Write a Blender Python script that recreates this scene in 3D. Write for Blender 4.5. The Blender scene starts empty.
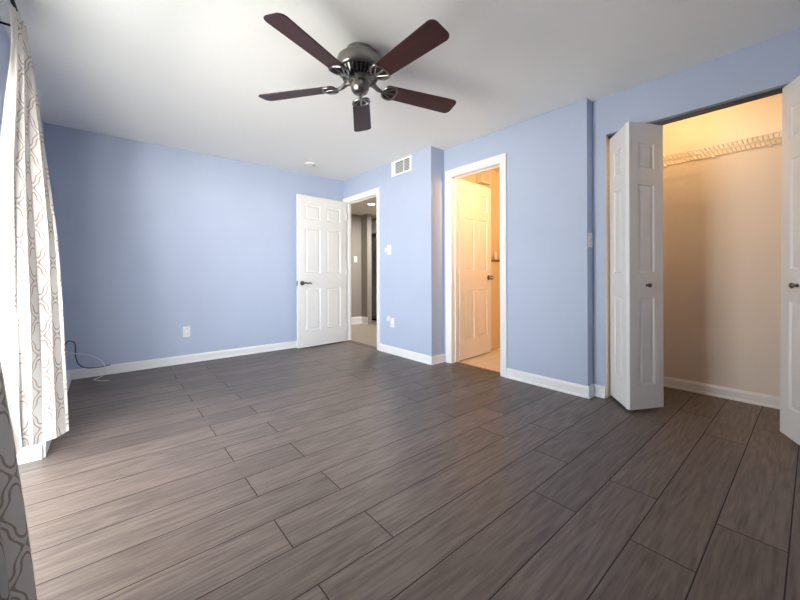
import bpy, bmesh, math, random
from mathutils import Vector, Matrix
random.seed(7)
PI = math.pi
scene = bpy.context.scene
COL = scene.collection

# ------------------------------------------------------------------ camera
CAM_H = 0.977
A = 0.8715
F_PX, HORIZON, ROLL = 349.3743, 274.4603, -0.003
FW = Vector((math.cos(A), math.sin(A), 0))
RT = Vector((math.sin(A), -math.cos(A), 0))
UP = Vector((0, 0, 1))
cd = bpy.data.cameras.new('camera')
cd.sensor_width = 36.0
cd.lens = F_PX / 800 * 36
cd.shift_y = -(300 - HORIZON) / 800
cd.clip_start = 0.02
cam = bpy.data.objects.new('camera', cd)
COL.objects.link(cam)
c_, s_ = math.cos(ROLL), math.sin(ROLL)
cr = RT * c_ + UP * s_
cu = UP * c_ - RT * s_
M = Matrix((( cr.x, cu.x, -FW.x, 0), (cr.y, cu.y, -FW.y, 0), (cr.z, cu.z, -FW.z, CAM_H), (0, 0, 0, 1)))
cam.matrix_world = M
scene.camera = cam

# ------------------------------------------------------------------ exposure, sky, sun, lamps
vs = scene.view_settings
vs.view_transform = 'Standard'
vs.look = 'None'
vs.gamma = 1
vs.use_curve_mapping = False
vs.exposure = 0.72
scene.cycles.max_bounces = 14
scene.cycles.diffuse_bounces = 10
scene.cycles.sample_clamp_indirect = 6.0
scene.cycles.caustics_reflective = False
scene.cycles.caustics_refractive = False

world = bpy.data.worlds.new('world')
scene.world = world
world.use_nodes = True
wn = world.node_tree.nodes
wl = world.node_tree.links
bg = wn['Background']
wtc = wn.new('ShaderNodeTexCoord')
wsp = wn.new('ShaderNodeSeparateXYZ')
wmr = wn.new('ShaderNodeMapRange')
wmr.inputs['From Min'].default_value = -0.04
wmr.inputs['From Max'].default_value = 0.04
wmx = wn.new('ShaderNodeMixRGB')
wmx.inputs['Color1'].default_value = (1.0, 0.95, 0.87, 1)      # sunlit paving and lawn below the horizon
wmx.inputs['Color2'].default_value = (0.46, 0.49, 0.52, 1)     # hazy bright sky
wl.new(wtc.outputs['Generated'], wsp.inputs[0])
wl.new(wsp.outputs['Z'], wmr.inputs['Value'])
wl.new(wmr.outputs[0], wmx.inputs['Fac'])
wl.new(wmx.outputs[0], bg.inputs['Color'])
# the day is brighter towards the sun, which stands off to the -Y side
wdt = wn.new('ShaderNodeVectorMath')
wdt.operation = 'DOT_PRODUCT'
wdt.inputs[1].default_value = (-0.45, -0.893, 0.0)
wmn = wn.new('ShaderNodeMapRange')
wmn.inputs['From Min'].default_value = 0.1
wmn.inputs['From Max'].default_value = 1.0
wpw = wn.new('ShaderNodeMath')
wpw.operation = 'POWER'
wpw.inputs[1].default_value = 1.6
wst = wn.new('ShaderNodeMath')
wst.operation = 'MULTIPLY_ADD'
wst.inputs[1].default_value = 44.0
wst.inputs[2].default_value = 11.0
wl.new(wtc.outputs['Generated'], wdt.inputs[0])
wl.new(wdt.outputs['Value'], wmn.inputs['Value'])
wl.new(wmn.outputs[0], wpw.inputs[0])
wl.new(wpw.outputs[0], wst.inputs[0])
wl.new(wst.outputs[0], bg.inputs['Strength'])

def lamp(name, loc, power, color, radius=0.05, kind='POINT', size=None, rot=None):
    d = bpy.data.lights.new(name, kind)
    d.energy = power
    d.color = color
    if kind == 'POINT':
        d.shadow_soft_size = radius
    if kind == 'AREA':
        d.shape = 'RECTANGLE'
        d.size, d.size_y = size
    o = bpy.data.objects.new(name, d)
    COL.objects.link(o)
    o.location = loc
    if rot:
        o.rotation_euler = rot
    return o

portal = lamp('window_portal', (-0.60, 1.94, 1.00), 1.0, (1, 1, 1), kind='AREA', size=(2.0, 1.46), rot=(0, -PI / 2, 0))
portal.data.cycles.is_portal = True

# ------------------------------------------------------------------ dimensions
H = 2.365
XE, XB, XC, XK, XW, YL = 2.698, 2.905, 3.007, 3.718, -0.43, 4.505
J1, J2, YB = 2.679, 1.158, -0.75

def srgb(r, g, b):
    def f(c):
        c /= 255
        return c / 12.92 if c <= 0.04045 else ((c + 0.055) / 1.055) ** 2.4
    return (f(r), f(g), f(b), 1)

# ------------------------------------------------------------------ materials
def mat(name, color, rough=0.5, metal=0.0, spec=None):
    m = bpy.data.materials.new(name)
    m.use_nodes = True
    b = m.node_tree.nodes['Principled BSDF']
    b.inputs['Base Color'].default_value = color
    b.inputs['Roughness'].default_value = rough
    b.inputs['Metallic'].default_value = metal
    if spec is not None:
        b.inputs['Specular IOR Level'].default_value = spec
    return m

def N(m, t, **kw):
    n = m.node_tree.nodes.new(t)
    for k, v in kw.items():
        setattr(n, k, v)
    return n

def L(m, a, b):
    m.node_tree.links.new(a, b)

def bump_noise(m, scale, strength, dist=0.002, detail=3):
    b = m.node_tree.nodes['Principled BSDF']
    tc = N(m, 'ShaderNodeTexCoord')
    nz = N(m, 'ShaderNodeTexNoise')
    nz.inputs['Scale'].default_value = scale
    nz.inputs['Detail'].default_value = detail
    bp = N(m, 'ShaderNodeBump')
    bp.inputs['Strength'].default_value = strength
    bp.inputs['Distance'].default_value = dist
    L(m, tc.outputs['Object'], nz.inputs['Vector'])
    L(m, nz.outputs['Fac'], bp.inputs['Height'])
    L(m, bp.outputs['Normal'], b.inputs['Normal'])

def tone_noise(m, base, amount, scale):
    """slight wear and roller variation in the paint itself"""
    b = m.node_tree.nodes['Principled BSDF']
    tc = N(m, 'ShaderNodeTexCoord')
    nz = N(m, 'ShaderNodeTexNoise')
    nz.inputs['Scale'].default_value = scale
    nz.inputs['Detail'].default_value = 4
    rp = N(m, 'ShaderNodeValToRGB')
    rp.color_ramp.elements[0].position = 0.3
    rp.color_ramp.elements[1].position = 0.7
    rp.color_ramp.elements[0].color = tuple(c * (1 - amount) for c in base[:3]) + (1,)
    rp.color_ramp.elements[1].color = tuple(min(1, c * (1 + amount)) for c in base[:3]) + (1,)
    L(m, tc.outputs['Object'], nz.inputs['Vector'])
    L(m, nz.outputs['Fac'], rp.inputs['Fac'])
    L(m, rp.outputs['Color'], b.inputs['Base Color'])

BLUE = srgb(174, 186, 209)
m_wall = mat('periwinkle_paint', BLUE, 0.55)
tone_noise(m_wall, BLUE, 0.015, 3.0)
bump_noise(m_wall, 160, 0.12)
CEIL = srgb(243, 244, 241)
m_ceil = mat('ceiling_paint', CEIL, 0.9)
bump_noise(m_ceil, 120, 0.15)
m_white = mat('white_trim_paint', srgb(232, 232, 232), 0.38)
m_door = mat('white_door_paint', srgb(230, 229, 227), 0.42)
m_closet = mat('closet_paint', srgb(228, 217, 206), 0.8)
tone_noise(m_closet, srgb(228, 217, 206), 0.03, 2.2)
bump_noise(m_closet, 160, 0.15)
m_hall = mat('hall_greige_paint', srgb(148, 142, 136), 0.7)
m_hallceil = mat('hall_ceiling_paint', srgb(214, 206, 196), 0.9)
m_bath = mat('bathroom_cream_paint', srgb(222, 206, 176), 0.6)
m_nickel = mat('brushed_nickel', srgb(138, 136, 132), 0.28, 1.0)
m_darkmetal = mat('dark_metal', srgb(40, 36, 36), 0.4, 0.8)
m_black = mat('black_vent', srgb(14, 14, 15), 0.6)
m_bronze = mat('door_hardware', srgb(112, 104, 98), 0.3, 1.0)
m_track = mat('closet_track_metal', srgb(92, 90, 88), 0.4, 0.9)
m_plastic = mat('white_plastic', srgb(232, 232, 230), 0.35)
m_slot = mat('outlet_slot', srgb(60, 58, 56), 0.5)
m_wire = mat('vinyl_coated_wire', srgb(214, 206, 192), 0.4)
m_fridge = mat('dark_stainless', srgb(128, 120, 116), 0.4, 0.1)
m_cabinet = mat('white_cabinet', srgb(222, 218, 210), 0.45)
m_stone = mat('brown_stone_cap', srgb(120, 88, 60), 0.3)
m_cable_dark = mat('dark_cable', srgb(48, 46, 50), 0.5)
m_cable_white = mat('white_cable', srgb(222, 220, 222), 0.5)
m_concrete = mat('patio_concrete', srgb(205, 202, 196), 0.9)
bump_noise(m_concrete, 30, 0.3)

# fan blade wood
m_blade = mat('mahogany_blade', srgb(62, 24, 20), 0.48)
b = m_blade.node_tree.nodes['Principled BSDF']
tc = N(m_blade, 'ShaderNodeTexCoord')
mp = N(m_blade, 'ShaderNodeMapping')
mp.inputs['Scale'].default_value = (2.5, 45, 45)
nz = N(m_blade, 'ShaderNodeTexNoise')
nz.inputs['Scale'].default_value = 2.0
nz.inputs['Detail'].default_value = 5
rp = N(m_blade, 'ShaderNodeValToRGB')
rp.color_ramp.elements[0].position = 0.35
rp.color_ramp.elements[1].position = 0.7
rp.color_ramp.elements[0].color = srgb(44, 16, 14)
rp.color_ramp.elements[1].color = srgb(64, 28, 24)
L(m_blade, tc.outputs['Object'], mp.inputs['Vector'])
L(m_blade, mp.outputs['Vector'], nz.inputs['Vector'])
L(m_blade, nz.outputs['Fac'], rp.inputs['Fac'])
L(m_blade, rp.outputs['Color'], b.inputs['Base Color'])

# floor planks: grain along X, a tone of its own for each plank
m_floor = mat('grey_oak_laminate', (0.08, 0.07, 0.065, 1), 0.42)
b = m_floor.node_tree.nodes['Principled BSDF']
tc = N(m_floor, 'ShaderNodeTexCoord')
at = N(m_floor, 'ShaderNodeAttribute', attribute_name='plank')
comb = N(m_floor, 'ShaderNodeCombineXYZ')
mul = N(m_floor, 'ShaderNodeMath', operation='MULTIPLY')
mul.inputs[1].default_value = 37.0
L(m_floor, at.outputs['Fac'], mul.inputs[0])
L(m_floor, mul.outputs[0], comb.inputs['X'])
L(m_floor, mul.outputs[0], comb.inputs['Z'])
vadd = N(m_floor, 'ShaderNodeVectorMath', operation='ADD')
L(m_floor, tc.outputs['Object'], vadd.inputs[0])
L(m_floor, comb.outputs[0], vadd.inputs[1])
mp1 = N(m_floor, 'ShaderNodeMapping')
mp1.inputs['Scale'].default_value = (2.2, 34, 1)
L(m_floor, vadd.outputs[0], mp1.inputs['Vector'])
n1 = N(m_floor, 'ShaderNodeTexNoise')
n1.inputs['Scale'].default_value = 2.4
n1.inputs['Detail'].default_value = 8
n1.inputs['Roughness'].default_value = 0.62
n1.inputs['Distortion'].default_value = 0.35
L(m_floor, mp1.outputs[0], n1.inputs['Vector'])
mp2 = N(m_floor, 'ShaderNodeMapping')          # cathedral figure
mp2.inputs['Scale'].default_value = (0.55, 6.0, 1)
L(m_floor, vadd.outputs[0], mp2.inputs['Vector'])
n2 = N(m_floor, 'ShaderNodeTexNoise')
n2.inputs['Scale'].default_value = 1.5
n2.inputs['Detail'].default_value = 1.5
L(m_floor, mp2.outputs[0], n2.inputs['Vector'])
m20 = N(m_floor, 'ShaderNodeMath', operation='MULTIPLY')
m20.inputs[1].default_value = 75.0
L(m_floor, n2.outputs['Fac'], m20.inputs[0])
sn = N(m_floor, 'ShaderNodeMath', operation='SINE')
L(m_floor, m20.outputs[0], sn.inputs[0])
sc_ = N(m_floor, 'ShaderNodeMath', operation='MULTIPLY_ADD')
sc_.inputs[1].default_value = 0.07
L(m_floor, sn.outputs[0], sc_.inputs[0])
L(m_floor, n1.outputs['Fac'], sc_.inputs[2])
rp = N(m_floor, 'ShaderNodeValToRGB')
rp.color_ramp.elements[0].position = 0.28
rp.color_ramp.elements[1].position = 0.74
rp.color_ramp.elements[0].color = srgb(76, 66, 60)
rp.color_ramp.elements[1].color = srgb(118, 105, 98)
L(m_floor, sc_.outputs[0], rp.inputs['Fac'])
tone = N(m_floor, 'ShaderNodeMapRange')
tone.inputs['To Min'].default_value = 0.86
tone.inputs['To Max'].default_value = 1.14
L(m_floor, at.outputs['Fac'], tone.inputs['Value'])
vm = N(m_floor, 'ShaderNodeVectorMath', operation='SCALE')
L(m_floor, rp.outputs['Color'], vm.inputs[0])
L(m_floor, tone.outputs[0], vm.inputs['Scale'])
L(m_floor, vm.outputs[0], b.inputs['Base Color'])
bp = N(m_floor, 'ShaderNodeBump')
bp.inputs['Strength'].default_value = 0.12
bp.inputs['Distance'].default_value = 0.002
L(m_floor, sc_.outputs[0], bp.inputs['Height'])
L(m_floor, bp.outputs[0], b.inputs['Normal'])
m_gap = mat('plank_joint', srgb(34, 30, 30), 0.8)

def tile_mat(name, c1, c2, mortar, size):
    m = mat(name, c1, 0.35)
    b = m.node_tree.nodes['Principled BSDF']
    tc = N(m, 'ShaderNodeTexCoord')
    br = N(m, 'ShaderNodeTexBrick')
    br.offset = 0.0
    br.inputs['Color1'].default_value = c1
    br.inputs['Color2'].default_value = c2
    br.inputs['Mortar'].default_value = mortar
    br.inputs['Scale'].default_value = 1.0
    br.inputs['Mortar Size'].default_value = 0.004
    br.inputs['Brick Width'].default_value = size
    br.inputs['Row Height'].default_value = size
    L(m, tc.outputs['Object'], br.inputs['Vector'])
    L(m, br.outputs['Color'], b.inputs['Base Color'])
    return m
m_bathtile = tile_mat('bathroom_tile', srgb(214, 200, 180), srgb(206, 192, 172), srgb(176, 160, 140), 0.3)
m_halltile = tile_mat('hall_tile', srgb(146, 137, 126), srgb(139, 130, 119), srgb(116, 108, 100), 0.45)

def glow(name, color, strength):
    m = bpy.data.materials.new(name)
    m.use_nodes = True
    b = m.node_tree.nodes['Principled BSDF']
    b.inputs['Base Color'].default_value = color
    b.inputs['Emission Color'].default_value = color
    b.inputs['Emission Strength'].default_value = strength
    return m
m_lens = glow('lit_lens', (1, 0.88, 0.7, 1), 9.0)

# curtain: woven fabric with a taupe trellis, some daylight passes through it
def curtain_mat(name, pattern=True, trans=0.02):
    m = bpy.data.materials.new(name)
    m.use_nodes = True
    nt = m.node_tree
    nt.nodes.clear()
    out = N(m, 'ShaderNodeOutputMaterial')
    dif = N(m, 'ShaderNodeBsdfDiffuse')
    trn = N(m, 'ShaderNodeBsdfTranslucent')
    mix = N(m, 'ShaderNodeMixShader')
    mix.inputs[0].default_value = trans
    L(m, dif.outputs[0], mix.inputs[1])
    L(m, trn.outputs[0], mix.inputs[2])
    L(m, mix.outputs[0], out.inputs['Surface'])
    white = srgb(206, 202, 198)
    dif.inputs['Color'].default_value = white
    trn.inputs['Color'].default_value = white
    if pattern:
        uv = N(m, 'ShaderNodeUVMap')
        sp = N(m, 'ShaderNodeSeparateXYZ')
        L(m, uv.outputs['UV'], sp.inputs[0])
        def math2(op, a, bval):
            n = N(m, 'ShaderNodeMath', operation=op)
            for i, v in enumerate((a, bval)):
                if v is None:
                    continue
                if isinstance(v, (int, float)):
                    n.inputs[i].default_value = v
                else:
                    L(m, v, n.inputs[i])
            return n.outputs[0]
        def lattice(pw, ph, phase, level, width):
            ax = math2('ADD', math2('MULTIPLY', sp.outputs['X'], 2 * PI / pw), phase)
            ay = math2('ADD', math2('MULTIPLY', sp.outputs['Y'], 2 * PI / ph), phase)
            s = math2('ADD', math2('COSINE', ax, None), math2('COSINE', ay, None))
            # a squarer, strapwork-like contour: add a third harmonic
            s2 = math2('MULTIPLY', math2('COSINE', math2('MULTIPLY', ay, 3.0), None), 0.28)
            s = math2('ADD', s, s2)
            d = math2('ABSOLUTE', math2('SUBTRACT', s, level), None)
            mr = N(m, 'ShaderNodeMapRange')
            mr.inputs['From Min'].default_value = width
            mr.inputs['From Max'].default_value = width * 1.35
            mr.inputs['To Min'].default_value = 1
            mr.inputs['To Max'].default_value = 0
            L(m, d, mr.inputs['Value'])
            return mr.outputs[0]
        l1 = lattice(0.10, 0.19, 0.0, 0.45, 0.14)
        l2 = lattice(0.10, 0.19, PI, 0.45, 0.14)
        mx = math2('MAXIMUM', l1, l2)
        col = N(m, 'ShaderNodeMixRGB')
        col.inputs['Color1'].default_value = white
        col.inputs['Color2'].default_value = srgb(158, 146, 138)
        L(m, mx, col.inputs['Fac'])
        L(m, col.outputs[0], dif.inputs['Color'])
        L(m, col.outputs[0], trn.inputs['Color'])
    return m
m_curtain = curtain_mat('trellis_curtain_fabric')
m_lining = curtain_mat('curtain_lining', False, 0.2)
m_glass = bpy.data.materials.new('clear_glass')
m_glass.use_nodes = True
m_glass.node_tree.nodes.clear()
_o = N(m_glass, 'ShaderNodeOutputMaterial')
_t = N(m_glass, 'ShaderNodeBsdfTransparent')
_g = N(m_glass, 'ShaderNodeBsdfGlossy')
_g.inputs['Roughness'].default_value = 0.02
_x = N(m_glass, 'ShaderNodeMixShader')
_x.inputs[0].default_value = 0.06
L(m_glass, _t.outputs[0], _x.inputs[1])
L(m_glass, _g.outputs[0], _x.inputs[2])
L(m_glass, _x.outputs[0], _o.inputs['Surface'])

# ------------------------------------------------------------------ mesh helpers
def box(bm, lo, hi, bevel=0.0):
    r = bmesh.ops.create_cube(bm, size=1.0)
    vs_ = r['verts']
    for v in vs_:
        v.co = Vector([lo[i] + (v.co[i] + 0.5) * (hi[i] - lo[i]) for i in range(3)])
    if bevel > 0:
        es = list({e for v in vs_ for e in v.link_edges})
        bmesh.ops.bevel(bm, geom=es, offset=bevel, segments=2, profile=0.5, affect='EDGES')
    return vs_

def lathe(bm, prof, seg=40, center=(0, 0, 0)):
    """prof: list of (r, z)"""
    rings = []
    for r, z in prof:
        if r < 1e-6:
            rings.append([bm.verts.new((center[0], center[1], center[2] + z))])
        else:
            rings.append([bm.verts.new((center[0] + r * math.cos(2 * PI * k / seg), center[1] + r * math.sin(2 * PI * k / seg), center[2] + z)) for k in range(seg)])
    for a, b_ in zip(rings[:-1], rings[1:]):
        for k in range(seg):
            k2 = (k + 1) % seg
            if len(a) == 1 and len(b_) == 1:
                continue
            if len(a) == 1:
                bm.faces.new((a[0], b_[k2], b_[k]))
            elif len(b_) == 1:
                bm.faces.new((a[k], a[k2], b_[0]))
            else:
                bm.faces.new((a[k], a[k2], b_[k2], b_[k]))

def tube(bm, pts, r, seg=8, caps=True):
    pts = [Vector(p) for p in pts]
    n = len(pts)
    rings = []
    ref = None
    for i, p in enumerate(pts):
        t = (pts[min(i + 1, n - 1)] - pts[max(i - 1, 0)]).normalized()
        if ref is None:
            ref = t.orthogonal().normalized()
        ref = (ref - t * ref.dot(t)).normalized()
        bi = t.cross(ref)
        rr = r[i] if isinstance(r, (list, tuple)) else r
        rings.append([bm.verts.new(p + (ref * math.cos(2 * PI * k / seg) + bi * math.sin(2 * PI * k / seg)) * rr) for k in range(seg)])
    for a, b_ in zip(rings[:-1], rings[1:]):
        for k in range(seg):
            bm.faces.new((a[k], a[(k + 1) % seg], b_[(k + 1) % seg], b_[k]))
    if caps:
        bm.faces.new(rings[0][::-1])
        bm.faces.new(rings[-1])

def prism(bm, poly, axis, a, b_):
    """extrude a 2-D polygon along an axis: axis 'x' -> poly (y,z), 'y' -> (x,z), 'z' -> (x,y)"""
    def P(p, t):
        return {'x': (t, p[0], p[1]), 'y': (p[0], t, p[1]), 'z': (p[0], p[1], t)}[axis]
    v0 = [bm.verts.new(P(p, a)) for p in poly]
    v1 = [bm.verts.new(P(p, b_)) for p in poly]
    n = len(poly)
    bm.faces.new(v0)
    bm.faces.new(v1[::-1])
    for i in range(n):
        j = (i + 1) % n
        bm.faces.new((v0[i], v1[i], v1[j], v0[j]))

def smooth_curve(pts, n=10):
    out = []
    P = [Vector(p) for p in pts]
    P = [P[0] * 2 - P[1]] + P + [P[-1] * 2 - P[-2]]
    for i in range(1, len(P) - 2):
        for k in range(n):
            t = k / n
            p0, p1, p2, p3 = P[i - 1], P[i], P[i + 1], P[i + 2]
            out.append(0.5 * ((2 * p1) + (-p0 + p2) * t + (2 * p0 - 5 * p1 + 4 * p2 - p3) * t * t + (-p0 + 3 * p1 - 3 * p2 + p3) * t ** 3))
    out.append(P[-2])
    return out

def obj(name, bm, material, parent=None, smooth=False, loc=None, fix=True):
    if fix:
        bmesh.ops.recalc_face_normals(bm, faces=bm.faces)
    me = bpy.data.meshes.new(name)
    bm.to_mesh(me)
    bm.free()
    if isinstance(material, (list, tuple)):
        for m in material:
            me.materials.append(m)
    else:
        me.materials.append(material)
    if smooth:
        me.shade_smooth()
        if smooth != 'all':
            try:
                me.set_sharp_from_angle(angle=math.radians(35))
            except Exception:
                pass
    o = bpy.data.objects.new(name, me)
    COL.objects.link(o)
    if parent:
        o.parent = parent
    if loc:
        o.location = loc
    return o

def tag(o, label=None, cat=None, group=None, kind=None):
    if label: o['label'] = label
    if cat: o['category'] = cat
    if group: o['group'] = group
    if kind: o['kind'] = kind
    return o

def empty(name, loc, rz=0.0):
    o = bpy.data.objects.new(name, None)
    o.empty_display_size = 0.05
    COL.objects.link(o)
    o.location = loc
    o.rotation_euler = (0, 0, rz)
    return o

def copy_tree(o, parent=None):
    c = o.copy()
    COL.objects.link(c)
    if parent:
        c.parent = parent
    for ch in list(o.children):
        copy_tree(ch, c)
    return c

def boxes(name, lst, material, label, cat, kind='structure', bevel=0.0):
    bm = bmesh.new()
    for lo, hi in lst:
        box(bm, lo, hi, bevel)
    return tag(obj(name, bm, material), label, cat, kind=kind)

# ------------------------------------------------------------------ floor: planks along X
bm = bmesh.new()
lay = bm.faces.layers.float.new('plank')
G = 0.0021
W_ = 0.190
rows = range(-5, 24)
for k in rows:
    y0, y1 = 0.062 + W_ * k, 0.062 + W_ * (k + 1)
    y0c, y1c = max(y0 + G, YB), min(y1 - G, YL)
    if y1c - y0c < 0.005:
        continue
    if k % 2 == 0:
        off = 0.51
    elif k >= 5:
        off = 0.815
    else:
        off = 0.16
    x = off - 1.312 * 2
    while x < 3.75:
        xa, xb = max(x + G, XW - 0.13), min(x + 1.312 - G, XK)
        x += 1.312
        if xb - xa < 0.004:
            continue
        if y0 > J1 and xb > XE + 0.05:
            xb = XE + 0.05
        elif y0 > J2 and xb > XB + 0.06:
            xb = XB + 0.06
        if xb - xa < 0.004:
            continue
        v = random.random()
        vs0 = [bm.verts.new(p) for p in ((xa, y0c, 0), (xb, y0c, 0), (xb, y1c, 0), (xa, y1c, 0))]
        f = bm.faces.new(vs0)
        f[lay] = v
# dark joint bed just below the boards
vsb = [bm.verts.new(p) for p in ((XW - 0.13, YB, -0.0015), (XK, YB, -0.0015), (XK, J2, -0.0015), (XB + 0.06, J2, -0.0015), (XB + 0.06, J1, -0.0015), (XE + 0.05, J1, -0.0015), (XE + 0.05, YL, -0.0015), (XW - 0.13, YL, -0.0015))]
f = bm.faces.new(vsb)
f.material_index = 1
for f in bm.faces:
    if f.normal.z < 0:
        f.normal_flip()
floor = obj('floor', bm, [m_floor, m_gap], fix=False)
tag(floor, 'grey brown wood plank floor running across the room', 'floor', kind='structure')

boxes('floor_bathroom', [((XB + 0.06, J2 + 0.1, -0.05), (5.0, 3.2, 0.0))], m_bathtile, 'pale beige tile floor seen through the bathroom doorway', 'floor')
boxes('floor_hall', [((XE + 0.05, 3.25, -0.05), (6.0, 7.2, 0.0))], m_halltile, 'taupe tile floor of the hall beyond the entry doorway', 'floor')

# ------------------------------------------------------------------ ceiling and walls
boxes('ceiling', [((-0.6, YB - 0.1, H), (XB + 0.01, YL + 0.1, H + 0.12)), ((XB + 0.01, YB - 0.1, H), (XK + 0.1, J1, H + 0.12))], m_ceil,
      'flat white painted ceiling of the bedroom', 'ceiling')
boxes('wall_left', [((-0.6, YL, 0), (XE + 0.085, YL + 0.1, H))], m_wall, 'blue wall with one outlet behind the open six panel door', 'wall')
EY0, EY1, EZ = 3.668, 4.440, 2.032       # entry opening
boxes('wall_entry', [((XE, J1, 0), (XE + 0.085, EY0, H)), ((XE, EY1, 0), (XE + 0.085, YL, H)), ((XE, EY0, EZ), (XE + 0.085, EY1, H)),
                     ((XE + 0.085, J1, 0), (XB + 0.115, J1 + 0.1, H))], m_wall, 'blue wall with the air vent and the hall doorway', 'wall')
BY0, BY1, BZ = 1.950, 2.575, 2.050       # bathroom opening
boxes('wall_bathroom', [((XB, J2, 0), (XB + 0.115, BY0, H)), ((XB, BY1, 0), (XB + 0.115, J1, H)), ((XB, BY0, BZ), (XB + 0.115, BY1, H))],
      m_wall, 'blue wall around the bathroom doorway beside the closet', 'wall')
CY0, CY1, CZ = -0.205, 1.064, 2.072      # closet opening
boxes('wall_closet', [((XC, CY1, 0), (XC + 0.11, J2, H)), ((XC, YB, 0), (XC + 0.11, CY0, H)), ((XC, CY0, CZ), (XC + 0.11, CY1, H))],
      m_wall, 'blue wall above and beside the closet opening', 'wall')
boxes('wall_closet_back', [((XK, -0.47, 0), (XK + 0.08, J2 + 0.1, H))], m_closet, 'cream back wall inside the lit closet', 'wall')
boxes('wall_closet_left', [((XC + 0.11, J2, 0), (XK, J2 + 0.06, H))], m_closet, 'cream side wall in the closet beside the bathroom', 'wall')
boxes('wall_closet_right', [((XC + 0.11, -0.47, 0), (XK, -0.37, H))], m_closet, 'cream side wall at the closet end behind the right doors', 'wall')
boxes('wall_back', [((-0.6, YB - 0.1, 0), (XC + 0.11, YB, H))], m_wall, 'blue wall behind the camera', 'wall')
WY0, WY1, WZ = 1.22, 2.66, 2.00          # patio door opening
boxes('wall_window', [((XW - 0.14, WY1, 0), (XW, YL, H)), ((XW - 0.14, YB, 0), (XW, WY0, H)), ((XW - 0.14, WY0, WZ), (XW, WY1, H))],
      m_wall, 'blue wall with the patio door opening behind the curtains', 'wall')

# ------------------------------------------------------------------ sliding patio door and outside
def frame_rect(bm, x0, x1, y0, y1, z0, z1, w):
    box(bm, (x0, y0, z0), (x1, y0 + w, z1)); box(bm, (x0, y1 - w, z0), (x1, y1, z1))
    box(bm, (x0, y0 + w, z0), (x1, y1 - w, z0 + w)); box(bm, (x0, y0 + w, z1 - w), (x1, y1 - w, z1))
win = empty('window_1', (XW - 0.09, (WY0 + WY1) / 2, 0))
tag(win, 'white framed sliding glass patio door between the two curtains', 'window', kind='structure')
bm = bmesh.new(); frame_rect(bm, -0.03, 0.03, WY0 - 1.94, WY1 - 1.94, 0.0, WZ, 0.03); obj('window_frame', bm, m_white, win)
for (ya, yb, xo) in ((WY0 + 0.03 - 1.94, 0.03, -0.012), (-0.03, WY1 - 0.03 - 1.94, 0.012)):
    bm = bmesh.new(); frame_rect(bm, xo - 0.01, xo + 0.01, ya, yb, 0.03, WZ - 0.03, 0.045); sash = obj('sash', bm, m_white, win)
    bm = bmesh.new(); box(bm, (xo - 0.002, ya + 0.045, 0.075), (xo + 0.002, yb - 0.045, WZ - 0.075)); obj('pane', bm, m_glass, sash)
boxes('floor_patio', [((-4.0, -1.6, -0.14), (XW - 0.14, 5.2, -0.02))], m_concrete, 'unseen concrete patio slab outside the glass door, extended to cut steep light', 'floor')  # unseen slab, extended so only shallow outdoor light reaches the room ceiling
boxes('patio_shade_slab', [((-3.4, -1.6, 2.50), (XW - 0.14, 5.2, 2.60))], m_ceil, 'unseen white slab added over the patio to shape the daylight', 'ceiling')  # added out of view: shades the near ground, flattens daylight entering the room

# ------------------------------------------------------------------ baseboards and low curb
def base_profile(t=0.013, hgt=0.09):
    return [(0, 0), (t + 0.008, 0), (t + 0.008, 0.010), (t + 0.003, 0.018), (t, 0.018), (t, hgt - 0.018), (t * 0.55, hgt - 0.006), (t * 0.4, hgt), (0, hgt)]

def baseboard(name, runs, label, hgt=0.09, material=None):
    """runs: (axis, wall coordinate, sign into the room, from, to)"""
    bm = bmesh.new()
    for axis, c, s, a, b_ in runs:
        prism(bm, [(c + s * p, z) for p, z in base_profile(hgt=hgt)], axis, a, b_)
    return tag(obj(name, bm, material or m_white), label, 'baseboard', kind='structure')

baseboard('baseboard_left', [('x', YL, -1, XW, XE)], 'white baseboard along the blue wall with the cables')
baseboard('baseboard_entry', [('y', XE, -1, J1 - 0.012, EY0 - 0.064), ('x', J1, -1, XE - 0.012, XB)], 'white baseboard between the hall doorway and bathroom doorway')
baseboard('baseboard_bathroom', [('y', XB, -1, J2 - 0.012, BY0 - 0.064), ('x', J2, -1, XB - 0.012, XC)], 'white baseboard between the bathroom doorway and closet')
baseboard('baseboard_closet', [('y', XC, -1, CY1, J2), ('y', XC, -1, YB, CY0)], 'short white baseboard at the edge of the closet opening')
baseboard('baseboard_closet_back', [('y', XK, -1, -0.37, J2)], 'cream lit baseboard along the back of the closet', 0.085)
baseboard('baseboard_closet_left', [('x', J2, -1, XC + 0.11, XK)], 'baseboard along the closet side wall by the bathroom', 0.085)
baseboard('baseboard_back', [('x', YB, 1, XW, XC)], 'white baseboard behind the camera')
bm = bmesh.new()
box(bm, (XW, WY1, 0), (-0.262, YL, 0.088), 0.003)
box(bm, (-0.262, WY1, 0), (-0.250, YL, 0.082), 0.003)
box(bm, (XW, WY1 - 0.012, 0), (-0.262, WY1, 0.082), 0.003)
tag(obj('trim_curb', bm, m_white), 'low white boxed curb on the floor under the pale curtain', 'trim', kind='structure')

# ------------------------------------------------------------------ door casings
def casing_profile(w=0.064, t=0.017):
    return [(0, 0), (0.0, t * 0.55), (w * 0.25, t * 0.75), (w * 0.6, t), (w, t), (w, 0)]

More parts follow.
